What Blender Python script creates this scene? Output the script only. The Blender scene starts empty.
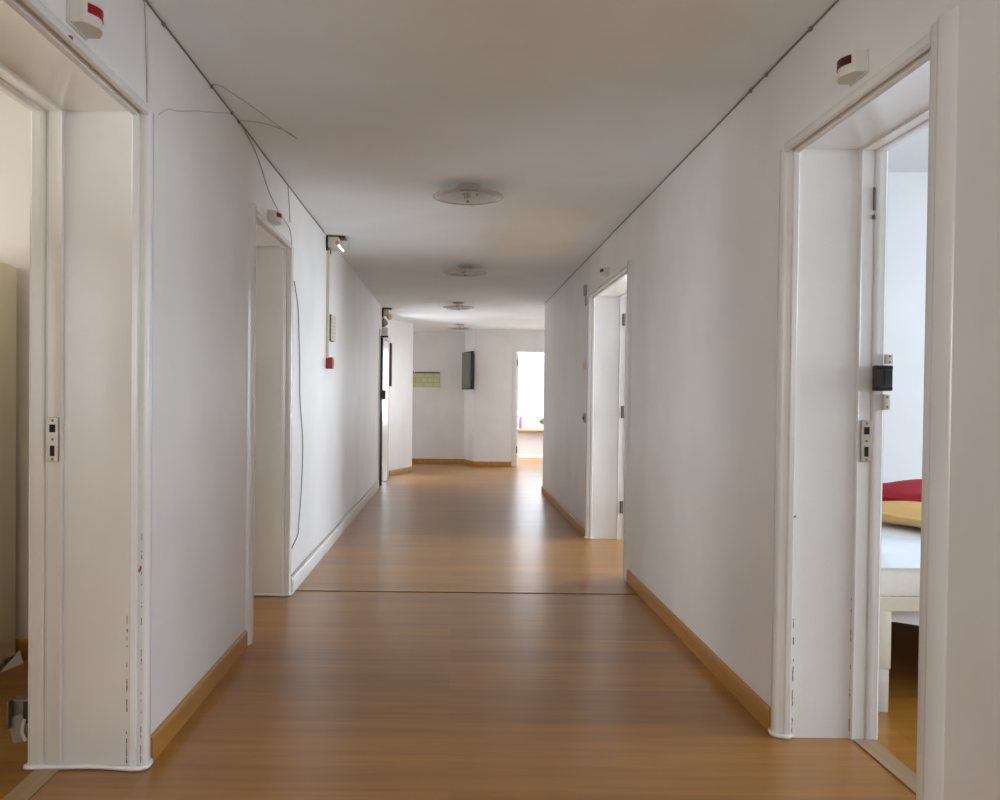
import bpy, bmesh, math, random
from mathutils import Vector, Matrix
random.seed(7)
S = bpy.context.scene
C = S.collection
PI = math.pi

# ------------------------------------------------------------------ materials
def new_mat(name):
    m = bpy.data.materials.new(name); m.use_nodes = True
    nt = m.node_tree
    return m, nt, nt.nodes['Principled BSDF']

def srgb(r, g, b):
    f = lambda c: (c/255/12.92) if c/255 <= .04045 else ((c/255+.055)/1.055)**2.4
    return (f(r), f(g), f(b), 1)

def plain(name, col, rough=.5, metal=0, bump=0, bscale=40, spec=.5):
    m, nt, p = new_mat(name)
    p.inputs['Roughness'].default_value = rough
    p.inputs['Metallic'].default_value = metal
    p.inputs['Specular IOR Level'].default_value = spec
    tc = nt.nodes.new('ShaderNodeTexCoord')
    nz = nt.nodes.new('ShaderNodeTexNoise'); nz.inputs['Scale'].default_value = bscale
    nt.links.new(tc.outputs['Object'], nz.inputs['Vector'])
    mx = nt.nodes.new('ShaderNodeMix'); mx.data_type = 'RGBA'
    mx.inputs[6].default_value = col
    mx.inputs[7].default_value = tuple(c*.9 for c in col[:3])+(1,)
    nt.links.new(nz.outputs['Fac'], mx.inputs[0])
    nt.links.new(mx.outputs[2], p.inputs['Base Color'])
    if bump:
        b = nt.nodes.new('ShaderNodeBump'); b.inputs['Strength'].default_value = bump
        b.inputs['Distance'].default_value = .002
        nt.links.new(nz.outputs['Fac'], b.inputs['Height']); nt.links.new(b.outputs['Normal'], p.inputs['Normal'])
    return m

def paint(name, col, rough=.42, wave=.0, dirt=.12, spec=.5, fine=.15):
    """painted plaster or joinery: faint grime patches, fine texture, slow vertical undulation"""
    m, nt, p = new_mat(name)
    p.inputs['Roughness'].default_value = rough
    p.inputs['Specular IOR Level'].default_value = spec
    tc = nt.nodes.new('ShaderNodeTexCoord')
    n1 = nt.nodes.new('ShaderNodeTexNoise'); n1.inputs['Scale'].default_value = 2.2; n1.inputs['Detail'].default_value = 6
    nt.links.new(tc.outputs['Object'], n1.inputs['Vector'])
    r1 = nt.nodes.new('ShaderNodeValToRGB')
    r1.color_ramp.elements[0].position = .35; r1.color_ramp.elements[1].position = .7
    k = 1-dirt
    r1.color_ramp.elements[0].color = (col[0]*k, col[1]*k, col[2]*k*.985, 1); r1.color_ramp.elements[1].color = col
    nt.links.new(n1.outputs['Fac'], r1.inputs['Fac'])
    nt.links.new(r1.outputs['Color'], p.inputs['Base Color'])
    mp = nt.nodes.new('ShaderNodeMapping'); mp.inputs['Scale'].default_value = (1, 1, .06)
    nt.links.new(tc.outputs['Object'], mp.inputs['Vector'])
    n2 = nt.nodes.new('ShaderNodeTexNoise'); n2.inputs['Scale'].default_value = 3.5; n2.inputs['Detail'].default_value = 2
    nt.links.new(mp.outputs['Vector'], n2.inputs['Vector'])
    n3 = nt.nodes.new('ShaderNodeTexNoise'); n3.inputs['Scale'].default_value = 160; n3.inputs['Detail'].default_value = 3
    nt.links.new(tc.outputs['Object'], n3.inputs['Vector'])
    b1 = nt.nodes.new('ShaderNodeBump'); b1.inputs['Strength'].default_value = wave; b1.inputs['Distance'].default_value = .05
    nt.links.new(n2.outputs['Fac'], b1.inputs['Height'])
    b2 = nt.nodes.new('ShaderNodeBump'); b2.inputs['Strength'].default_value = fine; b2.inputs['Distance'].default_value = .0015
    nt.links.new(n3.outputs['Fac'], b2.inputs['Height']); nt.links.new(b1.outputs['Normal'], b2.inputs['Normal'])
    nt.links.new(b2.outputs['Normal'], p.inputs['Normal'])
    return m

def wood(name, cdark, clight, rough=.3, plank=None, spec=.5, axis='X'):
    """grain runs along X (or Y); plank = (length, width) draws staggered boards"""
    m, nt, p = new_mat(name)
    p.inputs['Roughness'].default_value = rough
    p.inputs['Specular IOR Level'].default_value = spec
    tc = nt.nodes.new('ShaderNodeTexCoord')
    mp = nt.nodes.new('ShaderNodeMapping')
    mp.inputs['Scale'].default_value = (.9, 15, 15) if axis == 'X' else (15, .9, 15)
    nt.links.new(tc.outputs['Object'], mp.inputs['Vector'])
    nz = nt.nodes.new('ShaderNodeTexNoise'); nz.inputs['Scale'].default_value = 1.6; nz.inputs['Detail'].default_value = 2.5
    nz.inputs['Roughness'].default_value = .62
    nt.links.new(mp.outputs['Vector'], nz.inputs['Vector'])
    rp = nt.nodes.new('ShaderNodeValToRGB')
    rp.color_ramp.elements[0].position = .32; rp.color_ramp.elements[1].position = .68
    rp.color_ramp.elements[0].color = cdark; rp.color_ramp.elements[1].color = clight
    nt.links.new(nz.outputs['Fac'], rp.inputs['Fac'])
    col = rp.outputs['Color']
    if plank:
        for (L, W, lo, mort, sq) in plank:
            bk = nt.nodes.new('ShaderNodeTexBrick')
            bk.inputs['Scale'].default_value = 1
            bk.inputs['Brick Width'].default_value = L; bk.inputs['Row Height'].default_value = W
            bk.inputs['Mortar Size'].default_value = mort; bk.inputs['Mortar Smooth'].default_value = .3
            bk.inputs['Color1'].default_value = (1, 1, 1, 1); bk.inputs['Color2'].default_value = (lo, lo*.985, lo*.95, 1)
            g = lo*.72
            bk.inputs['Mortar'].default_value = (g, g, g, 1)
            bk.offset = sq; bk.offset_frequency = 2
            nt.links.new(tc.outputs['Object'], bk.inputs['Vector'])
            mx = nt.nodes.new('ShaderNodeMix'); mx.data_type = 'RGBA'; mx.blend_type = 'MULTIPLY'
            mx.inputs[0].default_value = 1
            nt.links.new(col, mx.inputs[6]); nt.links.new(bk.outputs['Color'], mx.inputs[7])
            col = mx.outputs[2]
    nt.links.new(col, p.inputs['Base Color'])
    return m

def emit(name, col, strength):
    m, nt, p = new_mat(name)
    p.inputs['Base Color'].default_value = col
    p.inputs['Emission Color'].default_value = col; p.inputs['Emission Strength'].default_value = strength
    return m

def glass(name, tint=(1, 1, 1, 1), gloss=.08):
    m = bpy.data.materials.new(name); m.use_nodes = True
    nt = m.node_tree; nt.nodes.clear()
    o = nt.nodes.new('ShaderNodeOutputMaterial'); t = nt.nodes.new('ShaderNodeBsdfTransparent')
    g = nt.nodes.new('ShaderNodeBsdfGlossy'); x = nt.nodes.new('ShaderNodeMixShader')
    t.inputs['Color'].default_value = tint; g.inputs['Roughness'].default_value = .03
    x.inputs[0].default_value = gloss
    nt.links.new(t.outputs[0], x.inputs[1]); nt.links.new(g.outputs[0], x.inputs[2]); nt.links.new(x.outputs[0], o.inputs['Surface'])
    return m

M = {}
M['wall'] = paint('wall_paint', (.81, .80, .785, 1), .42, wave=.05, dirt=.07)
M['ceil'] = paint('ceiling_paint', (.89, .955, .99, 1), .75, wave=.05, dirt=.05)
M['trim'] = paint('gloss_trim_paint', (.77, .765, .745, 1), .18, wave=.03, dirt=.09, fine=.25)
M['cream'] = paint('cream_wall_paint', (.70, .68, .63, 1), .5, wave=.1, dirt=.06)
M['room'] = paint('bedroom_wall_paint', (.66, .675, .69, 1), .55, wave=.05, dirt=.04)
M['floor'] = wood('laminate_floor', (.33, .140, .020, 1), (.43, .195, .034, 1), .285, spec=.6,
                  plank=[(2.6, .195, .74, 0, .37), (37.0, .065, .88, 0, .43)])
M['skirt'] = wood('pine_skirting', (.33, .145, .024, 1), (.46, .22, .044, 1), .38, spec=.3, axis='Y')
M['thresh'] = wood('threshold_wood', (.30, .19, .10, 1), (.40, .26, .145, 1), .4, axis='Y')
M['seam'] = plain('seam_strip', srgb(70, 45, 28), .5)
M['white_plastic'] = plain('white_plastic', srgb(214, 210, 200), .35)
M['cream_plastic'] = plain('cream_plastic', srgb(222, 212, 188), .35)
M['red_lens'] = plain('red_lens', srgb(150, 8, 24), .15, bscale=90)
M['brown_lens'] = plain('brown_lens', srgb(64, 22, 12), .2)
M['red'] = plain('red_enamel', srgb(165, 12, 22), .35)
M['black'] = plain('black_metal', srgb(24, 22, 22), .4)
M['darkbrown'] = plain('dark_brown', srgb(52, 36, 26), .5)
M['grey'] = plain('grey_plastic', srgb(150, 146, 140), .45)
M['metal'] = plain('brushed_metal', srgb(190, 180, 165), .4, metal=.6, bscale=200)
M['steel'] = plain('dull_steel', srgb(120, 110, 100), .45, metal=.5)
M['cable_w'] = plain('white_cable', srgb(196, 190, 180), .5)
M['cable_g'] = plain('grey_cable', srgb(128, 118, 108), .5)
M['cable_m'] = plain('light_grey_cable', srgb(168, 160, 152), .5)
M['cable_d'] = plain('dark_cable', srgb(92, 82, 74), .6)
M['chip'] = plain('bare_wood_chip', srgb(150, 92, 50), .7)
M['scuff'] = plain('dark_scuff', srgb(84, 70, 58), .8)
M['hole'] = plain('dark_hole', srgb(28, 18, 14), .8)

M['lightrim'] = plain('light_rim', srgb(196, 190, 184), .3, spec=.5)
M['chrome'] = plain('chrome', srgb(215, 212, 205), .12, metal=1)
M['cabinet'] = paint('cabinet_lacquer', (.80, .735, .57, 1), .4, dirt=.1)
M['sheet'] = plain('white_sheet', srgb(232, 238, 246), .85, bump=.3, bscale=14)
M['mattress'] = plain('mattress_cloth', srgb(244, 242, 233), .8, bump=.2, bscale=60)
M['bedframe'] = plain('bed_lacquer', srgb(222, 214, 196), .45)
M['redcloth'] = plain('red_cloth', srgb(160, 14, 34), .8, bump=.5, bscale=30)
M['yellowcloth'] = plain('yellow_cloth', srgb(222, 180, 116), .8, bump=.4, bscale=30)
M['yellowpipe'] = plain('yellow_piping', srgb(226, 190, 122), .7)
M['paper'] = plain('paper', srgb(222, 220, 214), .8)
M['tvback'] = plain('tv_screen', srgb(92, 94, 86), .25)
M['tvedge'] = plain('tv_case', srgb(30, 20, 44), .4)
M['poster'] = None
M['sillwood'] = wood('sill_wood', (.55, .33, .13, 1), (.68, .44, .2, 1), .35)
M['pink'] = plain('pink_ceramic', srgb(224, 92, 130), .4)
M['leafgreen'] = plain('leaf_green', srgb(96, 140, 70), .6)
M['amber'] = plain('amber_cap', srgb(226, 140, 62), .35)
M['tube'] = emit('lamp_tube_glow', (1, .97, .93, 1), 1.3)
M['globe'] = plain('beige_globe', srgb(226, 206, 170), .3)
M['clear'] = glass('clear_cover', (.95, .95, .95, 1), .12)
M['lightglass'] = glass('smoked_glass', (.86, .855, .85, 1), .10)
M['pane'] = glass('window_glass', (.97, .98, 1, 1), .06)
M['darkglass'] = plain('dark_blue_glass', srgb(28, 42, 62), .1, spec=.8)

def poster_mat():
    m, nt, p = new_mat('floor_plan_print')
    p.inputs['Roughness'].default_value = .5
    tc = nt.nodes.new('ShaderNodeTexCoord')
    sp = nt.nodes.new('ShaderNodeSeparateXYZ'); cb = nt.nodes.new('ShaderNodeCombineXYZ')
    nt.links.new(tc.outputs['Object'], sp.inputs[0]); nt.links.new(sp.outputs['X'], cb.inputs['X']); nt.links.new(sp.outputs['Z'], cb.inputs['Y'])
    v = nt.nodes.new('ShaderNodeTexBrick'); v.inputs['Scale'].default_value = 1
    v.inputs['Brick Width'].default_value = .11; v.inputs['Row Height'].default_value = .085; v.inputs['Mortar Size'].default_value = .006
    v.offset = .35; v.squash = 1.6; v.squash_frequency = 2
    v.inputs['Color1'].default_value = srgb(206, 206, 158); v.inputs['Color2'].default_value = srgb(190, 192, 146); v.inputs['Mortar'].default_value = srgb(172, 174, 132)
    nt.links.new(cb.outputs[0], v.inputs['Vector']); nt.links.new(v.outputs['Color'], p.inputs['Base Color'])
    return m
M['poster'] = poster_mat()

# ------------------------------------------------------------------ mesh builder (world coordinates in, one mesh object out)
class MB:
    def __init__(s): s.bm = bmesh.new()
    def box(s, x0, x1, y0, y1, z0, z1, bev=0, seg=2):
        x0, x1 = min(x0, x1), max(x0, x1); y0, y1 = min(y0, y1), max(y0, y1); z0, z1 = min(z0, z1), max(z0, z1)
        r = bmesh.ops.create_cube(s.bm, size=1)
        vs = r['verts']
        for v in vs:
            v.co = Vector((x0+(v.co.x+.5)*(x1-x0), y0+(v.co.y+.5)*(y1-y0), z0+(v.co.z+.5)*(z1-z0)))
        if bev:
            es = list({e for v in vs for e in v.link_edges})
            bmesh.ops.bevel(s.bm, geom=es, offset=bev, segments=seg, affect='EDGES', profile=.6)
        return s
    def prism(s, pts, ax, a, b):
        """closed polygon pts (2D) extruded along axis ax from a to b. ax 'z': pts=(x,y); 'y': (x,z); 'x': (y,z)"""
        def mk(p, t):
            return {'z': (p[0], p[1], t), 'y': (p[0], t, p[1]), 'x': (t, p[0], p[1])}[ax]
        A = [s.bm.verts.new(mk(p, a)) for p in pts]; B = [s.bm.verts.new(mk(p, b)) for p in pts]
        n = len(pts)
        for i in range(n): s.bm.faces.new((A[i], A[(i+1) % n], B[(i+1) % n], B[i]))
        s.bm.faces.new(A[::-1]); s.bm.faces.new(B)
        return s
    def tube(s, pts, r, n=8, smooth=True):
        pts = [Vector(p) for p in pts]
        if smooth and len(pts) > 2:
            q = []
            for i in range(len(pts)-1):
                p0 = pts[max(i-1, 0)]; p1 = pts[i]; p2 = pts[i+1]; p3 = pts[min(i+2, len(pts)-1)]
                for k in range(6):
                    t = k/6
                    q.append(.5*((2*p1)+(-p0+p2)*t+(2*p0-5*p1+4*p2-p3)*t*t+(-p0+3*p1-3*p2+p3)*t**3))
            q.append(pts[-1]); pts = q
        rings = []
        up = None
        for i, p in enumerate(pts):
            d = (pts[min(i+1, len(pts)-1)]-pts[max(i-1, 0)]).normalized()
            if up is None:
                up = Vector((0, 0, 1)) if abs(d.z) < .9 else Vector((1, 0, 0))
            a = d.cross(up).normalized(); b = a.cross(d).normalized(); up = b
            rings.append([s.bm.verts.new(p+r*(math.cos(2*PI*k/n)*a+math.sin(2*PI*k/n)*b)) for k in range(n)])
        for A, B in zip(rings, rings[1:]):
            for k in range(n): s.bm.faces.new((A[k], A[(k+1) % n], B[(k+1) % n], B[k]))
        s.bm.faces.new(rings[0][::-1]); s.bm.faces.new(rings[-1])
        return s
    def lathe(s, c, prof, axis='z', n=40):
        """prof: list of (radius, height) from the centre c, along axis"""
        rings = []
        def mk(r, h, a):
            u, v = r*math.cos(a), r*math.sin(a)
            d = {'z': (u, v, h), 'x': (h, u, v), 'y': (u, h, v)}[axis]
            return Vector(c)+Vector(d)
        for r, h in prof:
            if r < 1e-6: rings.append([s.bm.verts.new(mk(0, h, 0))])
            else: rings.append([s.bm.verts.new(mk(r, h, 2*PI*k/n)) for k in range(n)])
        for A, B in zip(rings, rings[1:]):
            if len(A) == 1 and len(B) == 1: continue
            for k in range(n):
                k2 = (k+1) % n
                if len(A) == 1: s.bm.faces.new((A[0], B[k], B[k2]))
                elif len(B) == 1: s.bm.faces.new((A[k], A[k2], B[0]))
                else: s.bm.faces.new((A[k], A[k2], B[k2], B[k]))
        if len(rings[0]) > 1: s.bm.faces.new(rings[0][::-1])
        if len(rings[-1]) > 1: s.bm.faces.new(rings[-1])
        return s
    def poly(s, vs, thick=None):
        """closed solid: polygon vs (3D, planar) pushed by vector thick"""
        A = [s.bm.verts.new(v) for v in vs]; B = [s.bm.verts.new(Vector(v)+Vector(thick)) for v in vs]
        n = len(vs)
        for i in range(n): s.bm.faces.new((A[i], A[(i+1) % n], B[(i+1) % n], B[i]))
        s.bm.faces.new(A[::-1]); s.bm.faces.new(B)
        return s
    def obox(s, cx, cy, ang, l, w, z0, z1, bev=0):
        """box with length l along direction ang in plan, width w"""
        n0 = set(s.bm.verts)
        s.box(-l/2, l/2, -w/2, w/2, z0, z1, bev)
        ca, sa = math.cos(ang), math.sin(ang)
        for v in s.bm.verts:
            if v not in n0:
                v.co = Vector((cx+ca*v.co.x-sa*v.co.y, cy+sa*v.co.x+ca*v.co.y, v.co.z))
        return s
    def build(s, name, mat, parent=None, smooth=False, origin=None):
        bmesh.ops.recalc_face_normals(s.bm, faces=s.bm.faces)
        if parent is not None:
            off = Vector(parent['_w'])
        else:
            if origin is None:
                lo = [min(v.co[i] for v in s.bm.verts) for i in range(3)]; hi = [max(v.co[i] for v in s.bm.verts) for i in range(3)]
                origin = ((lo[0]+hi[0])/2, (lo[1]+hi[1])/2, lo[2])
            off = Vector(origin)
        for v in s.bm.verts: v.co -= off
        me = bpy.data.meshes.new(name); s.bm.to_mesh(me); s.bm.free()
        if smooth:
            for p in me.polygons: p.use_smooth = True
            me.set_sharp_from_angle(angle=math.radians(38))
        me.materials.append(mat)
        o = bpy.data.objects.new(name, me); C.objects.link(o)
        o['_w'] = tuple(off)
        if parent is not None: o.parent = parent
        else: o.location = off
        return o

def thing(name, label, cat, loc, group=None, kind=None):
    o = bpy.data.objects.new(name, None); C.objects.link(o)
    o.location = loc; o['_w'] = tuple(loc); o.empty_display_size = .05
    if label: o['label'] = label
    if cat: o['category'] = cat
    if group: o['group'] = group
    if kind: o['kind'] = kind
    return o
def tag(o, label, cat, group=None):
    o['label'] = label; o['category'] = cat
    if group: o['group'] = group
    return o
def struct(o):
    o['kind'] = 'structure'; return o

# world-space origin trick: floor and walls keep origin at world zero so that textures run on
def shell(mb, name, mat): return struct(mb.build(name, mat, origin=(0, 0, 0)))

# ------------------------------------------------------------------ setting
XL, XR, H = -.980, 1.177, 2.4447
T = .36                      # wall thickness
XLo, XRo = XL-T, XR+T
RH = 2.56                    # room ceiling
HEAD = 2.10                  # door head (reveal)
D1 = (1.92, 2.872); D2 = (4.452, 5.412); D3 = (2.240, 3.205); D4 = (6.10, 7.79); D5 = (12.0, 13.7)
YB = -3.6                    # end of the corridor behind the camera
YF = 16.765; YF2 = 16.145

floor = MB(); floor.box(-6.2, 6.2, YB-.3, 21.2, -.12, 0)
shell(floor, 'floor', M['floor'])

def wall_run(x0, x1, y0, y1, top, openings):
    mb = MB(); y = y0
    for a, b, h in openings:
        mb.box(x0, x1, y, a, 0, top); mb.box(x0, x1, a, b, h, top); y = b
    mb.box(x0, x1, y, y1, 0, top)
    return mb
TOPW = 2.75
g = .006
shell(wall_run(XLo, XL, YB, 13.99, TOPW, [(D1[0]-g, D1[1]+g, HEAD+g), (D2[0]-g, D2[1]+g, HEAD+g), (D5[0]-g, D5[1]+g, HEAD+g)]), 'wall_left', M['wall'])
shell(wall_run(XR, XRo, YB, 11.62, TOPW, [(D3[0]-g, D3[1]+g, HEAD+g), (D4[0]-g, D4[1]+g, HEAD+g)]), 'wall_right', M['wall'])
# slanting piece that ends the left wall
mb = MB(); mb.prism([(-.98, 13.99), (-.665, 14.90), (-.665, 15.02), (-1.34, 15.02), (-1.34, 13.99)], 'z', 0, TOPW)
shell(mb, 'wall_slant', M['wall'])
# far wall with its chamfered step and the doorway to the far room
FD = (1.148, 2.02)           # far doorway in X
mb = MB(); mb.prism([(-3.0, YF), (.226, YF), (.392, YF2), (FD[0]-.04, YF2), (FD[0]-.04, YF2+.16), (.55, YF2+.16), (.55, YF+.2), (-3.0, YF+.2)], 'z', 0, TOPW)
mb.box(FD[0]-.04, FD[1]+.04, YF2, YF2+.16, 2.06+.04, TOPW); mb.box(FD[1]+.04, 2.7, YF2, YF2+.16, 0, TOPW); mb.box(4.4, 4.6, YF2, YF2+.16, 0, TOPW); mb.box(2.7, 4.4, YF2, YF2+.16, 0, .08); mb.box(2.7, 4.4, YF2, YF2+.16, 2.25, TOPW)
shell(mb, 'wall_far', M['wall'])
# (windows follow)
# lobby to the right of the corridor end, with its own window
def win_wall(axis, pos, t, a0, a1, w0, w1, z0, z1, top=TOPW):
    """wall slab perpendicular to axis with one window opening"""
    mb = MB()
    f = (lambda p, q, r, s_: mb.box(pos, pos+t, p, q, r, s_)) if axis == 'x' else (lambda p, q, r, s_: mb.box(p, q, pos, pos+t, r, s_))
    f(a0, w0, 0, top); f(w1, a1, 0, top); f(w0, w1, 0, z0); f(w0, w1, z1, top)
    return mb
wins = []
def window(axis, pos, t, a0, a1, z0, z1, inward, power, col, n_mull=2, lightscale=1.0):
    """frame and pane in an opening, with daylight coming in through it. inward: +1 / -1 along the axis"""
    n = len(wins)+1
    f = MB(); ym = pos+t/2; d = .03; fr = .055
    def bx(m, p, q, r, s_, dd=d):
        (m.box(ym-dd, ym+dd, p, q, r, s_) if axis == 'x' else m.box(p, q, ym-dd, ym+dd, r, s_))
    bx(f, a0, a1, z0, z0+fr); bx(f, a0, a1, z1-fr, z1); bx(f, a0, a0+fr, z0+fr, z1-fr); bx(f, a1-fr, a1, z0+fr, z1-fr)
    for k in range(1, n_mull+1):
        c = a0+(a1-a0)*k/(n_mull+1); bx(f, c-.03, c+.03, z0+fr, z1-fr)
    o = struct(f.build('window_%d' % n, M['trim']))
    p = MB(); bx(p, a0+fr, a1-fr, z0+fr, z1-fr, .004); p.build('pane', M['pane'], o)
    L = bpy.data.lights.new('daylight', 'AREA'); L.shape = 'RECTANGLE'
    L.size = (a1-a0)*lightscale; L.size_y = (z1-z0)*lightscale; L.energy = power; L.color = col
    lo = bpy.data.objects.new('daylight', L); C.objects.link(lo)
    off = ym-inward*(t/2+.06)
    c = ((off, (a0+a1)/2, (z0+z1)/2) if axis == 'x' else ((a0+a1)/2, off, (z0+z1)/2))
    lo.location = c
    dv = Vector((inward, 0, 0)) if axis == 'x' else Vector((0, inward, 0))
    lo.rotation_euler = dv.to_track_quat('-Z', 'Y').to_euler()
    wins.append(o)
DAY = (.80, .905, 1.0); WARM = (1.0, .955, .88); NEUT = (1, .985, .96)
POW = dict(lobby=10, lobby_far_fill=48, glazed=60, bed=118, left=92, left_near=5, left2=48, right2=225, far=9.5, far_side_fill=110, back=50, alcove_fill=17)
mb = MB(); mb.box(-3.0, -1.34, 14.86, 15.02, 0, TOPW); shell(mb, 'wall_alcove_near', M['wall'])
shell(win_wall('x', -3.2, .2, 14.86, YF+.2, 15.3, 16.5, .9, 2.1), 'wall_alcove', M['wall'])
window('x', -3.2, .2, 15.3, 16.5, .9, 2.1, 1, POW['alcove_fill'], NEUT, 1)  # unseen window, added to lighten the far wall and its chamfer
shell(win_wall('x', 4.6, .2, 11.3, YF2+.16, 11.8, 14.7, .3, 2.2), 'wall_lobby_right', M['wall'])
window('y', YF2, .16, 2.7, 4.4, .08, 2.25, -1, POW['lobby_far_fill'], (.84, .93, 1), 1)  # window out of view, added to light the corridor's far left wall and ceiling
window('x', 4.6, .2, 11.8, 14.7, .3, 2.2, -1, POW['lobby'], DAY, 3)
mb = MB(); mb.box(XRo, 4.6, 11.3, 11.46, 0, TOPW); shell(mb, 'wall_lobby_near', M['wall'])
# back end of the corridor
shell(win_wall('y', YB-.2, .2, XLo, XRo, -.7, .9, .9, 2.2), 'wall_back', M['wall'])
window('y', YB-.2, .2, -.7, .9, .9, 2.2, 1, POW['back'], NEUT, 1)  # unseen window behind the camera, added to light faces turned this way
# bedroom behind the near right door
shell(win_wall('x', 5.0, .2, .0, 5.5, 1.3, 4.3, .85, 2.25), 'wall_bedroom_right', M['room'])
window('x', 5.0, .2, 1.3, 4.3, .85, 2.25, -1, POW['bed'], DAY, 2)
mb = MB(); mb.box(XRo, 5.0, 5.3, 5.4, 0, TOPW); shell(mb, 'wall_bedroom_far', M['room'])
mb = MB(); mb.box(XRo, 5.0, .0, .12, 0, TOPW); shell(mb, 'wall_bedroom_near', M['room'])
# room behind the second right door
shell(win_wall('x', 4.6, .2, 5.4, 11.46, 7.0, 9.3, .6, 2.3), 'wall_second_room_right', M['room'])
window('x', 4.6, .2, 7.0, 9.3, .6, 2.3, -1, POW['right2'], DAY, 2)
mb = MB(); mb.box(XRo, 4.6, 9.4, 9.5, 0, TOPW); shell(mb, 'wall_second_room_far', M['room'])
# room behind the near left door
shell(win_wall('x', -5.2, .2, -.6, 4.22, 0.8, 3.0, .9, 2.2), 'wall_left_room_outer', M['cream'])
window('x', -5.2, .2, 0.8, 3.0, .9, 2.2, 1, POW['left'], WARM, 1)
mb = MB(); mb.box(-5.0, XLo, 4.08, 4.2, 0, TOPW); shell(mb, 'wall_left_room_far', M['cream'])
shell(win_wall('y', -.6, .12, -5.0, XLo, -4.0, -1.9, .9, 2.2), 'wall_left_room_near', M['cream'])
window('y', -.6, .12, -4.0, -1.9, .9, 2.2, 1, POW['left_near'], WARM, 1)
# room behind the second left door
shell(win_wall('x', -4.6, .2, 4.2, 9.2, 5.0, 6.6, .3, 2.2), 'wall_second_left_outer', M['cream'])
window('x', -4.6, .2, 5.0, 6.6, .3, 2.2, 1, POW['left2'], NEUT, 1)
mb = MB(); mb.box(-4.4, XLo, 9.08, 9.2, 0, TOPW); shell(mb, 'wall_second_left_far', M['cream'])
# far room
YW = 18.55
shell(win_wall('y', YW, .2, .4, 2.55, 1.05, 2.3, .62, 2.42), 'wall_far_room', M['room'])
window('y', YW, .2, 1.05, 2.3, .62, 2.42, -1, POW['far'], (.95, .98, 1), 1)
mb = MB(); mb.box(.4, .55, YF2+.16, YW, 0, TOPW); shell(mb, 'wall_far_room_left', M['room'])
shell(win_wall('x', 2.4, .15, YF2+.16, YW+.2, 16.6, 18.3, .7, 2.3), 'wall_far_room_right', M['room'])
window('x', 2.4, .15, 16.6, 18.3, .7, 2.3, -1, POW['far_side_fill'], (.95, .98, 1), 1)  # side window added out of view to brighten the far room
# ceilings
mb = MB(); mb.box(XL, XR, YB, 11.62, H, H+.1); mb.box(-3.0, 4.6, 11.62, YF, H, H+.1)
shell(mb, 'ceiling', M['ceil'])
mb = MB(); mb.box(XRo, 5.0, 0, 11.3, RH, RH+.1); shell(mb, 'ceiling_right_rooms', M['room'])
mb = MB(); mb.box(-5.0, XLo, -.5, 9.2, RH, RH+.1); shell(mb, 'ceiling_left_rooms', M['cream'])
mb = MB(); mb.box(.4, 2.55, YF2+.16, YW, RH, RH+.1); shell(mb, 'ceiling_far_room', M['room'])

# ------------------------------------------------------------------ door frames
LIN = [(0, -.02), (0, 0), (.020, 0), (.0225, .014), (.038, .017), (.043, .003), (.047, 0), (.258, 0), (.260, .010), (.2635, .013), (.268, .010),
       (.304, .010), (.307, .005), (.311, .005), (.314, .012), (.324, .015), (.334, .012), (.350, .012), (.356, .006), (.358, .006), (.358, -.02), (.361, -.02), (.370, -.022), (.370, -.09), (.361, -.09), (.361, -.02), (.30, -.02)]
LIN = LIN[:-6] + [(.358, -.021), (.370, -.022), (.370, -.09), (.361, -.09), (.361, -.03), (.30, -.02)]
NEARC = [(0, -.118), (-.004, -.112), (-.016, -.064), (-.015, -.052), (-.006, -.042), (-.006, -.004), (-.004, 0), (.0, .002), (.006, .002), (.006, -.02), (0.0005, -.03)]
FARC = [(0, -.054), (-.005, -.052), (-.010, -.042), (-.012, -.02), (-.010, -.006), (-.005, 0), (0, .002), (.006, .002), (.006, -.02), (0.0005, -.03)]
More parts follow.
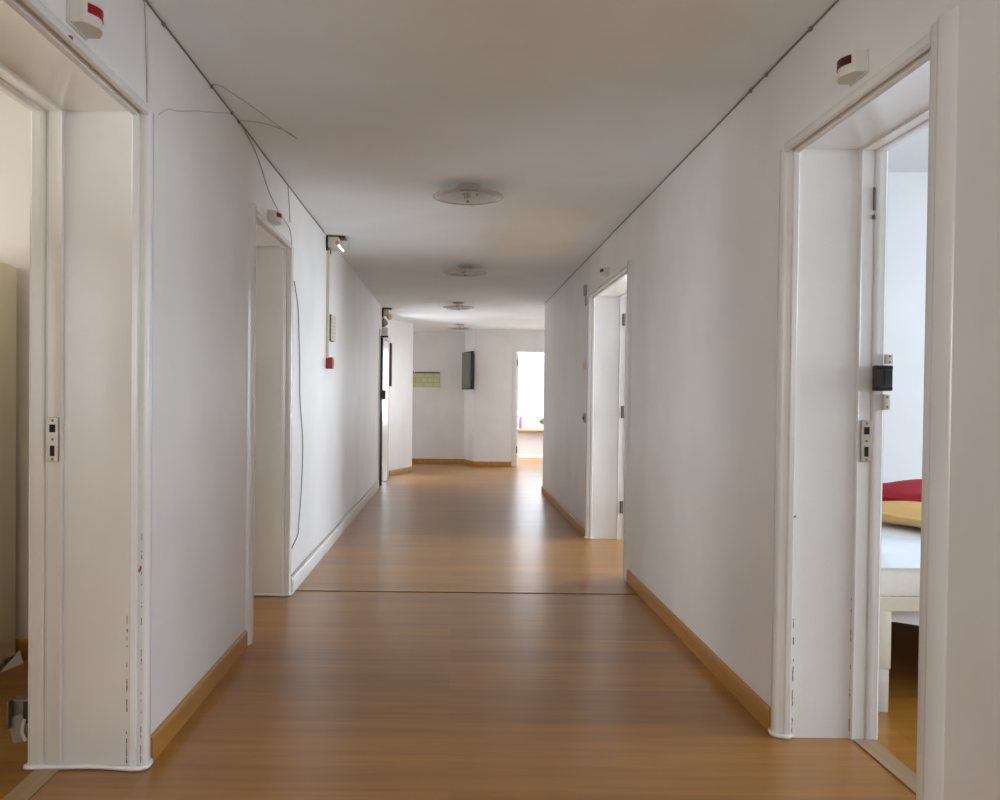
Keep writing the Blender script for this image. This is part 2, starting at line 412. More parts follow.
def door_frame(idx, wx, sd, y0, y1, deep=1.0, bead=True, wide=1.0):
    root = thing('door_%d' % idx, None, None, (wx, (y0+y1)/2, 0), kind='structure')
    # lining: profile swept up, over and down with mitred corners
    mb = MB(); bm = mb.bm
    rows = []
    for d, t in LIN:
        if d > .29: d = .29+(d-.29)*deep
        x = wx+sd*d; th = t*.5 if t > 0 and d > .2 else t
        rows.append([bm.verts.new(c) for c in ((x, y0+t, 0), (x, y0+t, HEAD-th), (x, y1-t, HEAD-th), (x, y1-t, 0))])
    n = len(rows)
    for i in range(n):
        A, B = rows[i], rows[(i+1) % n]
        for k in range(3): bm.faces.new((A[k], A[k+1], B[k+1], B[k]))
    bm.faces.new([r[0] for r in rows]); bm.faces.new([r[3] for r in rows][::-1])
    mb.build('lining', M['trim'], root, smooth=True)
    mb = MB(); mb.prism([(wx+sd*d, y0+t*wide) for d, t in NEARC], 'z', 0, 2.135); mb.build('casing', M['trim'], root, smooth=True)
    mb = MB(); mb.prism([(wx+sd*d, y1-t) for d, t in FARC], 'z', 0, 2.105); mb.build('casing', M['trim'], root, smooth=True)
    mb = MB()
    pr = [(0, 2.122), (-.006, 2.121), (-.009, 2.115), (-.010, 2.10), (-.009, 2.093), (-.004, 2.090), (.004, 2.090), (.004, 2.11)]
    mb.prism([(wx+sd*d, z) for d, z in pr], 'y', y0-.0, y1+.0); mb.build('head_casing', M['trim'], root, smooth=True)
    # rounded bead round the foot of the far jamb
    mb = MB()
    pts = [(.372, -.004), (.366, .014), (.30, .012), (.15, .003), (.03, .016), (-.004, .004), (-.013, -.016), (-.011, -.04), (-.004, -.054)] if bead else [(.05, .002), (.03, .014), (-.004, .004), (-.013, -.016), (-.011, -.04), (-.004, -.054)]
    mb.tube([(wx+sd*d, y1-t, .009) for d, t in pts], .0085, 8); mb.build('foot_bead', M['trim'], root, smooth=True)
    return root
dr1 = door_frame(1, XL, -1, *D1, deep=1.13)
dr2 = door_frame(2, XL, -1, *D2, wide=1.4)
dr3 = door_frame(3, XR, 1, *D3, bead=False)
dr4 = door_frame(4, XR, 1, *D4, bead=False, wide=1.4)

def strike_plate(root, xa, xb, y, z0, z1):
    """steel keep let into the jamb face looking towards the camera: two slots and three screws"""
    f = y-.003
    mb = MB(); mb.box(xa, xb, f, y+.002, z0, z1, .0012, 1)
    p = mb.build('strike_plate', M['metal'], root, smooth=True)
    cx = (xa+xb)/2; h = z1-z0; w = xb-xa
    for a, b, ww in ((.66, .84, .5), (.12, .36, .38)):
        mb = MB(); mb.box(cx-w*ww/2, cx+w*ww/2, f-.001, f+.003, z0+h*a, z0+h*b); mb.build('slot', M['hole'], p)
    for a in (.93, .5, .05):
        mb = MB(); mb.lathe((cx, f-.0015, z0+h*a), [(0, 0), (.004, .0005), (.005, .0025)], 'y', 12); mb.build('screw', M['steel'], p, smooth=True)
    return p
strike_plate(dr1, -1.287, -1.250, D1[1]-.013, .988, 1.128)
strike_plate(dr3, 1.452, 1.490, D3[1]-.013, .994, 1.140)
# rim-lock keep, hasp leftovers and an old hinge on the near right frame
mb = MB(); mb.box(1.487, 1.546, D3[1]-.045, D3[1]-.012, 1.245, 1.335, .004)
k = mb.build('lock_keep', M['darkbrown'], dr3, smooth=True); k['label'] = 'dark brown rim lock keep'
mb = MB(); mb.box(1.517, 1.543, D3[1]-.048, D3[1]-.03, 1.268, 1.318); mb.build('slot', M['black'], k)
for z in (1.326, 1.254):
    mb = MB(); mb.box(1.489, 1.545, D3[1]-.0475, D3[1]-.04, z-.004, z+.004, .001, 1); mb.build('ridge', M['hole'], k)
for (x, z, w, h) in ((1.541, 1.357, .024, .034), (1.535, 1.206, .022, .056)):
    mb = MB(); mb.box(x-w/2, x+w/2, D3[1]-.030, D3[1]-.012, z-h/2, z+h/2, .002)
    q = mb.build('hasp_plate', M['white_plastic'], dr3, smooth=True)
    for dz in (-.3, .3):
        mb = MB(); mb.lathe((x, D3[1]-.031, z+dz*h), [(0, 0), (.0035, .0005), (.0045, .003)], 'y', 10); mb.build('screw', M['steel'], q)
mb = MB(); mb.box(1.481, 1.487, D3[1]-.017, D3[1]-.008, 1.885, 1.965, .002); mb.lathe((1.484, D3[1]-.014, 1.86), [(0, -.008), (.006, -.006), (.006, .006), (0, .008)], 'z', 12)
mb.build('old_hinge', M['steel'], dr3, smooth=True)
# hinges on the far jamb of the second right door
for z in (1.90, 1.104, .280):
    mb = MB(); mb.box(1.458, 1.474, D4[1]-.020, D4[1]-.006, z-.052, z+.052, .002)
    mb.lathe((1.481, D4[1]-.021, z), [(0, -.055), (.005, -.053), (.005, .053), (0, .055)], 'z', 12)
    mb.build('hinge', M['steel'], dr4, smooth=True)
# paint chips and scuffs on the frames
def chip(root, x, y, z, sx, sy, sz, m='chip'):
    mb = MB(); n = 7
    r = [1+.5*math.sin(k*2.3+x*40) for k in range(n)]
    if sy < sx:      # lies on a face looking along Y
        mb.poly([(x+sx*r[k]*math.cos(2*PI*k/n), y, z+sz*r[k]*math.sin(2*PI*k/n)) for k in range(n)], (0, -.0012, 0))
    else:
        mb.poly([(x, y+sy*r[k]*math.cos(2*PI*k/n), z+sz*r[k]*math.sin(2*PI*k/n)) for k in range(n)], (sx, 0, 0))
    return mb.build('paint_chip', M[m], root)
chip(dr1, XL+.009, 2.282, 2.100, .002, .014, .005)
chip(dr1, XL-.012, 2.871, .645, .006, .002, .010)
chip(dr3, 1.222, D3[1]-.0125, .795, .006, .001, .004, 'chip')
chip(dr3, XR-.0105, 2.18, .706, -.002, .008, .008)
mb = MB()
for i in range(34):
    z = .02+random.random()**2.2*.62
    w_ = random.uniform(.001, .003); mb.box(XL-.0545, XL-.0545+w_, D1[1]-.0015, D1[1]+.001, z, z+random.uniform(.003, .016))
mb.build('paint_wear', M['scuff'], dr1)
mb = MB()
for i in range(34):
    z = .02+random.random()**2.0*.75
    w_ = random.uniform(.001, .0032); mb.box(XL-.0085, XL-.0085+w_, D1[1]-.0015, D1[1]+.001, z, z+random.uniform(.003, .014))
mb.build('paint_wear', M['scuff'], dr1)
mb = MB()
for i in range(30):
    z = .02+random.random()**1.6*.5
    x = random.choice([XR+.051, XR+.052, XR+.256])
    mb.box(x, x+.0016, D3[1]-.0015, D3[1]+.001, z, z+random.uniform(.004, .025))
mb.build('paint_wear', M['scuff'], dr3)

# glazed service door at the end of the left wall
dr5 = thing('door_5', None, None, (XL, 12.85, 0), kind='structure')
mb = MB(); mb.box(XL-.30, XL+.012, D5[0]-.10, D5[0]+.03, 0, 2.12); mb.box(XL-.30, XL+.012, D5[1]-.03, D5[1]+.08, 0, 2.12); mb.box(XL-.30, XL+.010, D5[0], D5[1], 2.05, 2.12)
mb.build('casing', M['trim'], dr5)
mb = MB()
mb.box(XL-.05, XL-.008, D5[0]+.03, 12.72, .01, 2.05); mb.box(XL-.05, XL-.008, 13.56, D5[1]-.03, .01, 2.05)
mb.box(XL-.05, XL-.008, 12.72, 13.56, .01, .22); mb.box(XL-.05, XL-.008, 12.72, 13.56, 1.95, 2.05)
lf = mb.build('door_leaf', M['trim'], dr5)
mb = MB(); mb.box(XL-.033, XL-.027, 12.721, 13.559, .221, 1.949); mb.build('pane', M['pane'], lf)
L_ = bpy.data.lights.new('daylight', 'AREA'); L_.shape = 'RECTANGLE'; L_.size = .9; L_.size_y = 1.8; L_.energy = POW['glazed']; L_.color = (.90, .955, 1)
lo_ = bpy.data.objects.new('daylight', L_); C.objects.link(lo_); lo_.location = (XLo-.06, 13.14, 1.1)
lo_.rotation_euler = Vector((1, 0, 0)).to_track_quat('-Z', 'Y').to_euler()
mb = MB(); mb.box(XL-.02, XL+.032, 12.20, 12.26, .01, 2.02, .003); lf2 = mb.build('edge_post', M['darkglass'], dr5, smooth=True); lf2['label'] = 'dark blue metal edge post'
mb = MB(); mb.box(XL-.02, XL+.072, 12.18, 12.30, 1.185, 1.31, .004); mb.build('lock_box', M['black'], dr5, smooth=True)
mb = MB(); mb.prism([(XL-.02, 12.86), (XL+.045, 13.06), (XL+.045, 13.2), (XL-.02, 13.2)], 'z', .01, 2.02); mb.build('white_post', M['trim'], dr5)
mb = MB(); mb.box(XL-.02, XL+.105, 12.17, 12.20, 2.022, 2.045, .003); mb.build('closer_arm', M['black'], dr5, smooth=True)

# far doorway: frame, open leaf with lever
fr = thing('door_6', None, None, ((FD[0]+FD[1])/2, YF2, 0), kind='structure')
mb = MB()
mb.box(FD[0]-.075, FD[0]+.0, YF2-.015, YF2+.17, 0, 2.06, .004); mb.box(FD[1], FD[1]+.075, YF2-.015, YF2+.17, 0, 2.06, .004); mb.box(FD[0]-.075, FD[1]+.075, YF2-.015, YF2+.17, 2.055, 2.13, .004)
mb.build('frame', M['trim'], fr, smooth=True)
mb = MB(); mb.box(FD[0]+.004, FD[0]+.040, YF2+.10, YF2+.94, .008, 2.04, .002); lf = mb.build('door_leaf', M['trim'], fr)
for z in (1.87, .30):
    mb = MB(); mb.box(FD[0]+.003, FD[0]+.030, YF2+.088, YF2+.102, z-.06, z+.06, .002); mb.build('hinge', M['steel'], lf)
mb = MB(); mb.tube([(FD[0]+.04, YF2+.88, 1.04), (FD[0]+.09, YF2+.88, 1.04), (FD[0]+.10, YF2+.86, 1.04), (FD[0]+.10, YF2+.76, 1.04)], .009, 10)
mb.build('handle', M['darkbrown'], lf, smooth=True)

# ------------------------------------------------------------------ skirting, thresholds, seam
SK = .085
def skirt(name, pts_plan, h, mat, t=.013):
    """pts_plan: polyline on the wall face, board stands to its left-hand side"""
    mb = MB()
    for (x0, y0), (x1, y1) in zip(pts_plan, pts_plan[1:]):
        d = Vector((x1-x0, y1-y0, 0)); n = Vector((-d.y, d.x, 0)).normalized()
        prof = [(0, 0), (t, 0), (t, h-.012), (t*.75, h-.004), (t*.3, h), (0, h)]
        A = [mb.bm.verts.new(Vector((x0, y0, 0))+n*u+Vector((0, 0, z))) for u, z in prof]
        B = [mb.bm.verts.new(Vector((x1, y1, 0))+n*u+Vector((0, 0, z))) for u, z in prof]
        k = len(prof)
        for i in range(k): mb.bm.faces.new((A[i], A[(i+1) % k], B[(i+1) % k], B[i]))
        mb.bm.faces.new(A[::-1]); mb.bm.faces.new(B)
    return struct(mb.build(name, mat, smooth=True))
# left hand of the direction of travel faces the corridor
skirt('baseboard_left', [(XL, D2[0]-.163), (XL, D1[1]+.056)], SK, M['skirt'])
skirt('baseboard_left_white', [(XL, D5[0]-.102), (XL, D2[1]+.056)], .095, M['trim'], .018)
skirt('baseboard_left_rear', [(XL, D1[0]-.12), (XL, YB)], SK, M['skirt'])
skirt('baseboard_right', [(XR, D3[1]+.056), (XR, D4[0]-.163)], SK, M['skirt'])
skirt('baseboard_right_far', [(XR, D4[1]+.056), (XR, 11.63)], SK, M['skirt'])
skirt('baseboard_right_rear', [(XR, YB), (XR, D3[0]-.12)], SK, M['skirt'])
skirt('baseboard_slant', [(-.662, 14.90), (-.975, 13.995)], .075, M['skirt'])
skirt('baseboard_far', [(FD[0]-.08, YF2), (.392, YF2), (.226, YF), (-2.99, YF)], .085, M['skirt'])
skirt('baseboard_left_room', [(-1.45, 4.08), (-4.9, 4.08)], SK, M['skirt'])
skirt('baseboard_bedroom', [(4.95, 5.3), (XRo+.01, 5.3)], SK, M['skirt'])
skirt('baseboard_far_room', [(2.38, YW), (.56, YW)], .07, M['trim'])

def strip(name, x0, x1, y0, y1, mat, h=.004):
    mb = MB(); mb.box(x0, x1, y0, y1, 0.0005, h, .0015, 1); return struct(mb.build(name, mat, smooth=True))
strip('trim_1', 1.438, 1.515, D3[0]+.02, D3[1]-.02, M['thresh'], .005)
strip('trim_2', -1.318, -1.241, D1[0]+.02, D1[1]-.02, M['thresh'], .005)
strip('trim_3', XL+.012, XR-.014, 5.558, 5.572, M['seam'], .003)

# ------------------------------------------------------------------ ceiling lights
def ceiling_light(x, y, label):
    r = thing('ceiling_light', label, 'ceiling light', (x, y, H), 'round glass ceiling lights along the corridor')
    mb = MB(); mb.lathe((x, y, H), [(0, 0), (.072, 0), (.074, -.006), (.066, -.018), (.03, -.024), (0, -.024)], 'z', 36); mb.build('rose', M['lightrim'], r, smooth=True)
    mb = MB(); mb.lathe((x, y, H-.02), [(0, 0), (.011, 0), (.011, -.045), (0, -.045)], 'z', 16); mb.build('stem', M['chrome'], r, smooth=True)
    for a in (-.55, 1.9, 4.2):
        mb = MB(); mb.tube([(x+.055*math.cos(a), y+.055*math.sin(a), H-.016), (x+.062*math.cos(a), y+.062*math.sin(a), H-.06)], .005, 10, False); mb.build('lamp_clip', M['chrome'], r, smooth=True)
    zc = H-.072
    mb = MB()
    for rr, zz, tk in ((.168, .001, .004), (.2045, .010, .0035)):
        mb.tube([(x+rr*math.cos(2*PI*q/72), y+rr*math.sin(2*PI*q/72), zc+zz) for q in range(73)], tk, 8, False)
    mb.build('rim', M['lightrim'], r, smooth=True)
    mb = MB(); mb.lathe((x, y, zc), [(0, -.002), (.12, .002), (.170, .010), (.203, .015), (.203, .008), (.170, .001), (.12, -.008), (.05, -.013), (0, -.014)], 'z', 56); mb.build('glass_disc', M['lightglass'], r, smooth=True)
    mb = MB(); mb.lathe((x, y, zc-.012), [(0, -.012), (.006, -.011), (.009, -.006), (.007, 0), (0, 0)], 'z', 16); mb.build('finial', M['steel'], r, smooth=True)
    return r
def copy_tree(o, parent=None):
    c = o.copy(); C.objects.link(c)
    if parent: c.parent = parent
    for ch in [x for x in ALL if x.parent == o]: copy_tree(ch, c)
    return c
cl = ceiling_light(.078, 5.28, 'large round glass ceiling light nearest the viewer, hung under its small rose')
ALL = list(S.objects)
for x, y, lab in ((.104, 8.42, 'second round glass ceiling light along the corridor ceiling, bluish reflections in its disc'),
                  (.065, 11.62, 'third round glass ceiling light, near where the right wall ends'),
                  (.118, 15.0, 'farthest and smallest looking round ceiling light, in front of the far wall')):
    c = copy_tree(cl); c.location = (x, y, H); c['label'] = lab

# ------------------------------------------------------------------ call lights over the doors
def call_light(wx, sd, y, z, w, h, dp, lens, label):
    """white box on the wall with a bowed front carrying a coloured lens. sd: +1 sticks out towards +X"""
    r = thing('call_light', label, 'signal light', (wx, y, z), 'call lights above the doors')
    n = 10
    prof = [(wx, y-w/2), (wx+sd*dp*.62, y-w/2)]
    prof += [(wx+sd*dp*(.62+.38*math.sin(PI*k/n)), y-w/2+w*k/n) for k in range(1, n)]
    prof += [(wx+sd*dp*.62, y+w/2), (wx, y+w/2)]
    mb = MB(); mb.prism(prof, 'z', z-h/2, z+h/2); mb.build('housing', M['white_plastic'], r, smooth=True)
    def arc(e): return [(wx+sd*(dp*(.62+.38*math.sin(PI*k/n))+e), y-w/2+w*k/n) for k in range(1, n)]
    mb = MB(); mb.prism(arc(.003)+arc(-.004)[::-1], 'z', z-h*.04, z+h*.36); mb.build('lens', lens, r, smooth=True)
    mb = MB(); mb.box(wx, wx+sd*.006, y-w/2-.004, y+w/2+.004, z-h/2-.004, z+h/2+.004, .002, 1); mb.build('base_plate', M['white_plastic'], r, smooth=True)
    return r
call_light(XL, 1, 2.336, 2.170, .11, .060, .064, M['red_lens'], 'cream call light box with a red lens, above the near left doorway')
call_light(XL, 1, 4.80, 2.152, .11, .058, .060, M['red_lens'], 'small cream call light box with red lens, above the second left doorway')
call_light(XR, -1, 2.637, 2.178, .11, .060, .060, M['brown_lens'], 'cream call light box with a dark brown lens, above the near right doorway')
call_light(XR, -1, 6.88, 2.180, .11, .058, .060, M['brown_lens'], 'small call light box with dark lens, above the second right doorway')

# ------------------------------------------------------------------ wall fittings, left
em = thing('emergency_light', 'emergency light with a glowing tube, high on the left wall at the ceiling', 'emergency light', (XL, 6.95, 2.345))
mb = MB(); mb.box(XL, XL+.014, 6.90, 7.12, 2.33, 2.438, .003); mb.build('shade_gap_back', M['darkbrown'], em, smooth=True)  # shadow gap beside the housing, built as a dark brown plate
mb = MB(); mb.box(XL+.014, XL+.095, 6.905, 7.10, 2.352, 2.432, .008); mb.build('housing', M['white_plastic'], em, smooth=True)
mb = MB(); mb.box(XL+.02, XL+.14, 6.93, 7.08, 2.432, 2.4435, .002); mb.build('shade_gap_top', M['darkbrown'], em, smooth=True)  # shadow gap above the housing, put in as a dark strip
mb = MB(); mb.tube([(XL+.082, 6.90, 2.392), (XL+.096, 6.895, 2.368)], .014, 14, False); mb.build('lamp_cap', M['amber'], em, smooth=True)
mb = MB(); mb.tube([(XL+.096, 6.895, 2.368), (XL+.136, 6.89, 2.318)], .0075, 12, False); mb.build('lamp_tube', M['tube'], em, smooth=True)
mb = MB(); mb.lathe((XL+.098, 6.985, 2.40), [(0, 0), (.030, .002), (.045, .02), (.052, .05), (.05, .07)], 'x', 28); mb.build('cover', M['clear'], em, smooth=True)

mb = MB(); mb.box(XL, XL+.022, 6.945, 6.985, 1.50, 2.335, .003)
tag(mb.build('cable_trunking', M['cream_plastic'], smooth=True), 'pale vertical cable duct running down below the emergency light to the red call point', 'cable duct')
nb = thing('notice_plate', 'small framed notice with faint pink print, mounted across the vertical cable duct', 'notice', (XL+.022, 7.1, 1.65))
mb = MB(); mb.box(XL, XL+.030, 6.99, 7.23, 1.648, 1.846, .002); mb.build('frame', M['darkbrown'], nb, smooth=True)
mb = MB(); mb.box(XL+.030, XL+.037, 6.991, 7.232, 1.647, 1.847); pf = mb.build('face', plain('pale_print', srgb(214, 202, 194), .5), nb)
for i in range(6):
    mb = MB(); z = 1.82-.028*i; mb.box(XL+.037, XL+.0376, 7.02, 7.02+.17*(.6+.4*((i*7) % 5)/5), z-.006, z); mb.build('print_line', plain('pink_print', srgb(204, 164, 154), .5), pf)
cp = thing('fire_call_point', 'red manual fire call point at the lower end of the cable duct', 'fire alarm', (XL, 7.0, 1.44))
mb = MB(); mb.box(XL-.002, XL+.052, 6.945, 7.045, 1.425, 1.512, .005); mb.build('housing', M['red'], cp, smooth=True)
mb = MB(); mb.box(XL+.052, XL+.055, 6.965, 7.025, 1.445, 1.492, .001, 1); mb.build('front_glass', plain('pale_glass', srgb(200, 160, 150), .15), cp)

def cable(name, pts, r, mat, label):
    mb = MB(); mb.tube(pts, r, 7); return tag(mb.build(name, mat, smooth=True), label, 'cable')
cable('hanging_cable', [(XL+.006, 4.10, 2.438), (XL+.010, 4.25, 2.415), (XL+.010, 4.451, 2.376), (XL+.012, 4.695, 2.275), (XL+.012, 4.937, 2.228), (XL+.012, 5.052, 2.213), (XL+.012, 5.30, 2.193), (XL+.010, 5.40, 2.123), (XL+.008, 5.41, 2.125)], .003, M['cable_m'], 'grey cable sagging from the ceiling edge to the corner of the second left doorway')
cable('drop_cable', [(XL+.006, 5.27, 2.440), (XL+.008, 5.291, 2.384), (XL+.008, 5.32, 2.30), (XL+.008, 5.345, 2.235)], .003, M['cable_m'], 'short grey cable dropping from the ceiling behind the second left signal light')
cable('wall_cable', [(XL+.005, 5.51, 1.91), (XL+.006, 5.55, 1.87), (XL+.006, 5.658, 1.748), (XL+.006, 5.729, 1.437), (XL+.006, 5.75, 1.20), (XL+.006, 5.869, .922), (XL+.006, 5.85, .663), (XL+.006, 5.759, .414), (XL+.006, 5.72, .33), (XL+.005, 5.51, .275)], .0032, M['cable_g'], 'loose grey cable hanging in a wavy line right of the second left doorway')
cable('ceiling_wire', [(-.972, 3.60, 2.436), (-.934, 3.616, 2.437), (-.851, 3.939, 2.439), (-.800, 4.15, 2.434), (-.754, 4.309, 2.432), (-.775, 4.24, 2.436), (-.808, 4.169, 2.438), (-.882, 4.082, 2.437), (-.970, 4.05, 2.436)], .0014, M['cable_m'], 'thin loop of wire lying out across the ceiling from the left wall edge')
cable('painted_cable', [(XL+.004, 2.83, 2.436), (XL+.004, 2.845, 2.419), (XL+.004, 2.862, 2.262), (XL+.004, 2.872, 2.13)], .0036, M['cable_w'], 'thin painted cable straight down from ceiling to the near left door frame corner')
cable('arched_cable', [(XL+.001, 2.99, 2.13), (XL+.001, 3.08, 2.175), (XL+.001, 3.202, 2.208), (XL+.001, 3.453, 2.288), (XL+.001, 3.70, 2.36), (XL+.001, 3.912, 2.426)], .0018, M['cable_w'], 'thin whitish cable arching over the wall right of the near left doorway')
cable('skirting_cable', [(XL+.006, 5.50, .106), (XL+.006, 6.4, .110), (XL+.006, 7.6, .104), (XL+.006, 8.6, .112), (XL+.006, 10.0, .106), (XL+.006, 11.88, .108)], .0045, M['cable_m'], 'grey cable lying along the top of the white skirting on the left wall')
def corner_pts(x, z, y0, y1, n, amp):
    return [(x+random.uniform(-amp, amp), y0+(y1-y0)*i/n, z+random.uniform(-amp, amp)) for i in range(n+1)]
def clipped_cable(name, x, sd, y0, y1, mat, label, clips):
    r = thing(name, label, 'cable', (x, (y0+y1)/2, H-.01))
    mb = MB(); mb.tube(corner_pts(x, H-.003, y0, y1, 16, .0015), .0030, 7); mb.build('wire', mat, r, smooth=True)
    for y in clips:
        mb = MB(); mb.box(x-.006, x+.006, y-.010, y+.010, H-.012, H-.001, .002); mb.build('clip', M['cable_g'], r, smooth=True)
clipped_cable('corner_cable', XL+.003, 1, 1.6, 6.8, M['cable_g'], 'dark clipped cable along the joint of left wall and ceiling', (2.84, 3.02, 3.62, 3.95, 4.08))
clipped_cable('corner_cable', XR-.003, -1, 1.6, 11.6, M['cable_g'], 'dark clipped cable drawing the shadow gap at the joint of right wall and ceiling', (3.0, 3.42, 3.6))  # dark line of the shadow gap at this joint, built as a cable
em2 = thing('emergency_light', 'far emergency light with a beige globe, over the door ending the left wall', 'emergency light', (XL, 12.45, 2.3))
mb = MB(); mb.box(XL, XL+.018, 12.36, 12.54, 2.31, 2.43, .003); mb.build('shade_gap_back', M['black'], em2, smooth=True)  # dark gap parts repeated from the nearer light
mb = MB(); mb.box(XL+.018, XL+.095, 12.38, 12.52, 2.33, 2.425, .008); mb.build('housing', M['globe'], em2, smooth=True)
mb = MB(); mb.box(XL+.01, XL+.13, 12.38, 12.50, 2.425, 2.442, .002); mb.build('shade_gap_top', M['darkbrown'], em2, smooth=True)
mb = MB(); mb.lathe((XL+.105, 12.37, 2.318), [(0, -.045), (.028, -.036), (.044, -.012), (.044, .012), (.028, .036), (0, .045)], 'z', 24); mb.build('globe', M['globe'], em2, smooth=True)
al = thing('alarm_sounder', 'grey round alarm sounder under the far emergency light', 'alarm', (XL, 12.4, 2.2))
mb = MB(); mb.lathe((XL, 12.42, 2.240), [(.030, 0), (.058, .004), (.062, .03), (.05, .05), (.02, .076), (0, .076)], 'x', 28); mb.build('body', M['grey'], al, smooth=True)
mb = MB(); mb.lathe((XL+.074, 12.42, 2.235), [(0, .006), (.018, .004), (.02, 0)], 'x', 20); mb.build('grille', M['steel'], al, smooth=True)
jb = thing('junction_box', 'white junction box between the alarm sounder and the glazed door', 'box', (XL, 12.4, 2.055))
mb = MB(); mb.box(XL, XL+.075, 12.36, 12.50, 2.065, 2.170, .006); mb.build('body', M['white_plastic'], jb, smooth=True)
mb = MB(); mb.box(XL+.075, XL+.08, 12.365, 12.495, 2.07, 2.167, .002); mb.build('lid', M['white_plastic'], jb, smooth=True)
hb = thing('notice_board', 'tall dark framed board at the left wall end, seen almost edge on', 'notice board', (XL, 13.89, 1.385))
mb = MB(); mb.box(XL, XL+.038, 13.82, 13.96, 1.385, 2.05, .004); mb.build('frame', M['darkbrown'], hb, smooth=True)
mb = MB(); mb.box(XL+.038, XL+.041, 13.835, 13.945, 1.42, 2.01); mb.build('face', M['black'], hb)

# ------------------------------------------------------------------ wall fittings, right
sw = thing('switch_plate', 'faint double switch plate at mid height, beyond the second right doorway', 'switch', (XR, 7.93, 1.47))
mb = MB(); mb.box(XR-.010, XR, 7.90, 8.08, 1.475, 1.562, .003); mb.build('plate', M['white_plastic'], sw, smooth=True)
for y in (7.945, 8.035):
    mb = MB(); mb.box(XR-.014, XR-.009, y-.028, y+.028, 1.49, 1.547, .002); mb.build('rocker', M['cream_plastic'], sw, smooth=True)
bl = thing('push_button', 'small dark push button low on the wall beyond the second right doorway', 'push button', (XR, 7.92, 1.01))
mb = MB(); mb.box(XR-.012, XR, 7.90, 8.02, 1.005, 1.09, .003); mb.build('plate', M['grey'], bl, smooth=True)
mb = MB(); mb.lathe((XR-.012, 7.96, 1.048), [(.02, 0), (.02, -.008), (.012, -.012), (0, -.012)], 'x', 20); mb.build('button', M['steel'], bl, smooth=True)
bz = thing('door_buzzer', 'narrow grey buzzer high on the wall beyond the second right doorway', 'buzzer', (XR, 8.0, 2.05))
mb = MB(); mb.box(XR-.022, XR+.002, 7.96, 8.04, 2.13, 2.225, .004); mb.build('body', M['grey'], bz, smooth=True)
mb = MB(); mb.box(XR-.008, XR, 7.985, 8.015, 2.04, 2.13, .002); mb.build('lead_cover', M['cable_g'], bz, smooth=True)

# ------------------------------------------------------------------ far lobby
ps = thing('wall_plan', 'pale green plan print with a brown top batten, on the far wall', 'poster', (-.47, YF, 1.42))
mb = MB(); mb.box(-.76, -.235, YF-.012, YF-.001, 1.42, 1.675, .001, 1); mb.build('sheet', M['poster'], ps)
mb = MB(); mb.box(-.70, -.235, YF-.024, YF-.001, 1.676, 1.694, .002, 1); mb.build('batten', M['darkbrown'], ps)
mb = MB(); mb.lathe((-.742, YF-.002, 1.69), [(.022, 0), (.022, -.014), (0, -.018)], 'y', 16); mb.build('hanger', M['steel'], ps)
tv = thing('wall_television', 'dark flat screen television hung on the slanted far wall corner, seen almost edge on', 'television', (.27, 16.3, 1.35))
ta = math.atan2(-.62, .166)
cx, cy = .268, 16.27
d = Vector((math.cos(ta), math.sin(ta), 0)); nrm = Vector((-.966, -.259, 0))
mb = MB(); mb.obox(cx, cy, ta, .60, .05, 1.375, 2.055, .006); mb.build('case', M['tvedge'], tv, smooth=True)
mb = MB(); q = Vector((cx, cy, 0))+nrm*.026; mb.obox(q.x, q.y, ta, .55, .006, 1.41, 2.025, .001); mb.build('screen', M['tvback'], tv)
mb = MB(); q = Vector((cx, cy, 0))-nrm*.055; mb.obox(q.x, q.y, ta, .12, .07, 1.62, 1.80, .004); mb.build('wall_bracket', M['steel'], tv)
mb = MB(); mb.box(.9, 2.38, YW-.27, YW-.001, .575, .615, .006)
tag(mb.build('window_shelf', M['sillwood'], smooth=True), 'honey coloured wooden ledge under the bright window of the far room', 'shelf')
pv = thing('pink_vase', 'pink vase at the left end of the far window ledge', 'vase', (1.40, YW-.19, .615))
mb = MB(); mb.lathe((1.40, YW-.19, .615), [(.028, 0), (.036, .02), (.040, .10), (.034, .19), (.026, .215), (.032, .24), (.026, .24), (.020, .21), (0, .20)], 'z', 24); mb.build('body', M['pink'], pv, smooth=True)
pl = thing('potted_plant', 'small green plant on the far window ledge beside the right wall corner', 'plant', (1.85, YW-.15, .615))
mb = MB(); mb.lathe((1.85, YW-.15, .615), [(.035, 0), (.05, .09), (.045, .09), (0, .08)], 'z', 20); mb.build('pot', M['white_plastic'], pl, smooth=True)
mb = MB()
for i in range(26):
    a_ = i*2.4; t_ = .25+.6*random.random(); ln = .12+.08*random.random()
    bx_, by_ = 1.85+.012*math.cos(a_), YW-.15+.012*math.sin(a_)
    dx, dy = math.cos(a_)*math.sin(t_)*ln, math.sin(a_)*math.sin(t_)*ln; dz = math.cos(t_)*ln
    px, py = -math.sin(a_)*.018, math.cos(a_)*.018
    mb.poly([(bx_, by_, .69), (bx_+dx*.55+px, by_+dy*.55+py, .69+dz*.6), (bx_+dx, by_+dy, .69+dz), (bx_+dx*.55-px, by_+dy*.55-py, .69+dz*.6)], (0, 0, .0015))
mb.build('leaves', M['leafgreen'], pl)

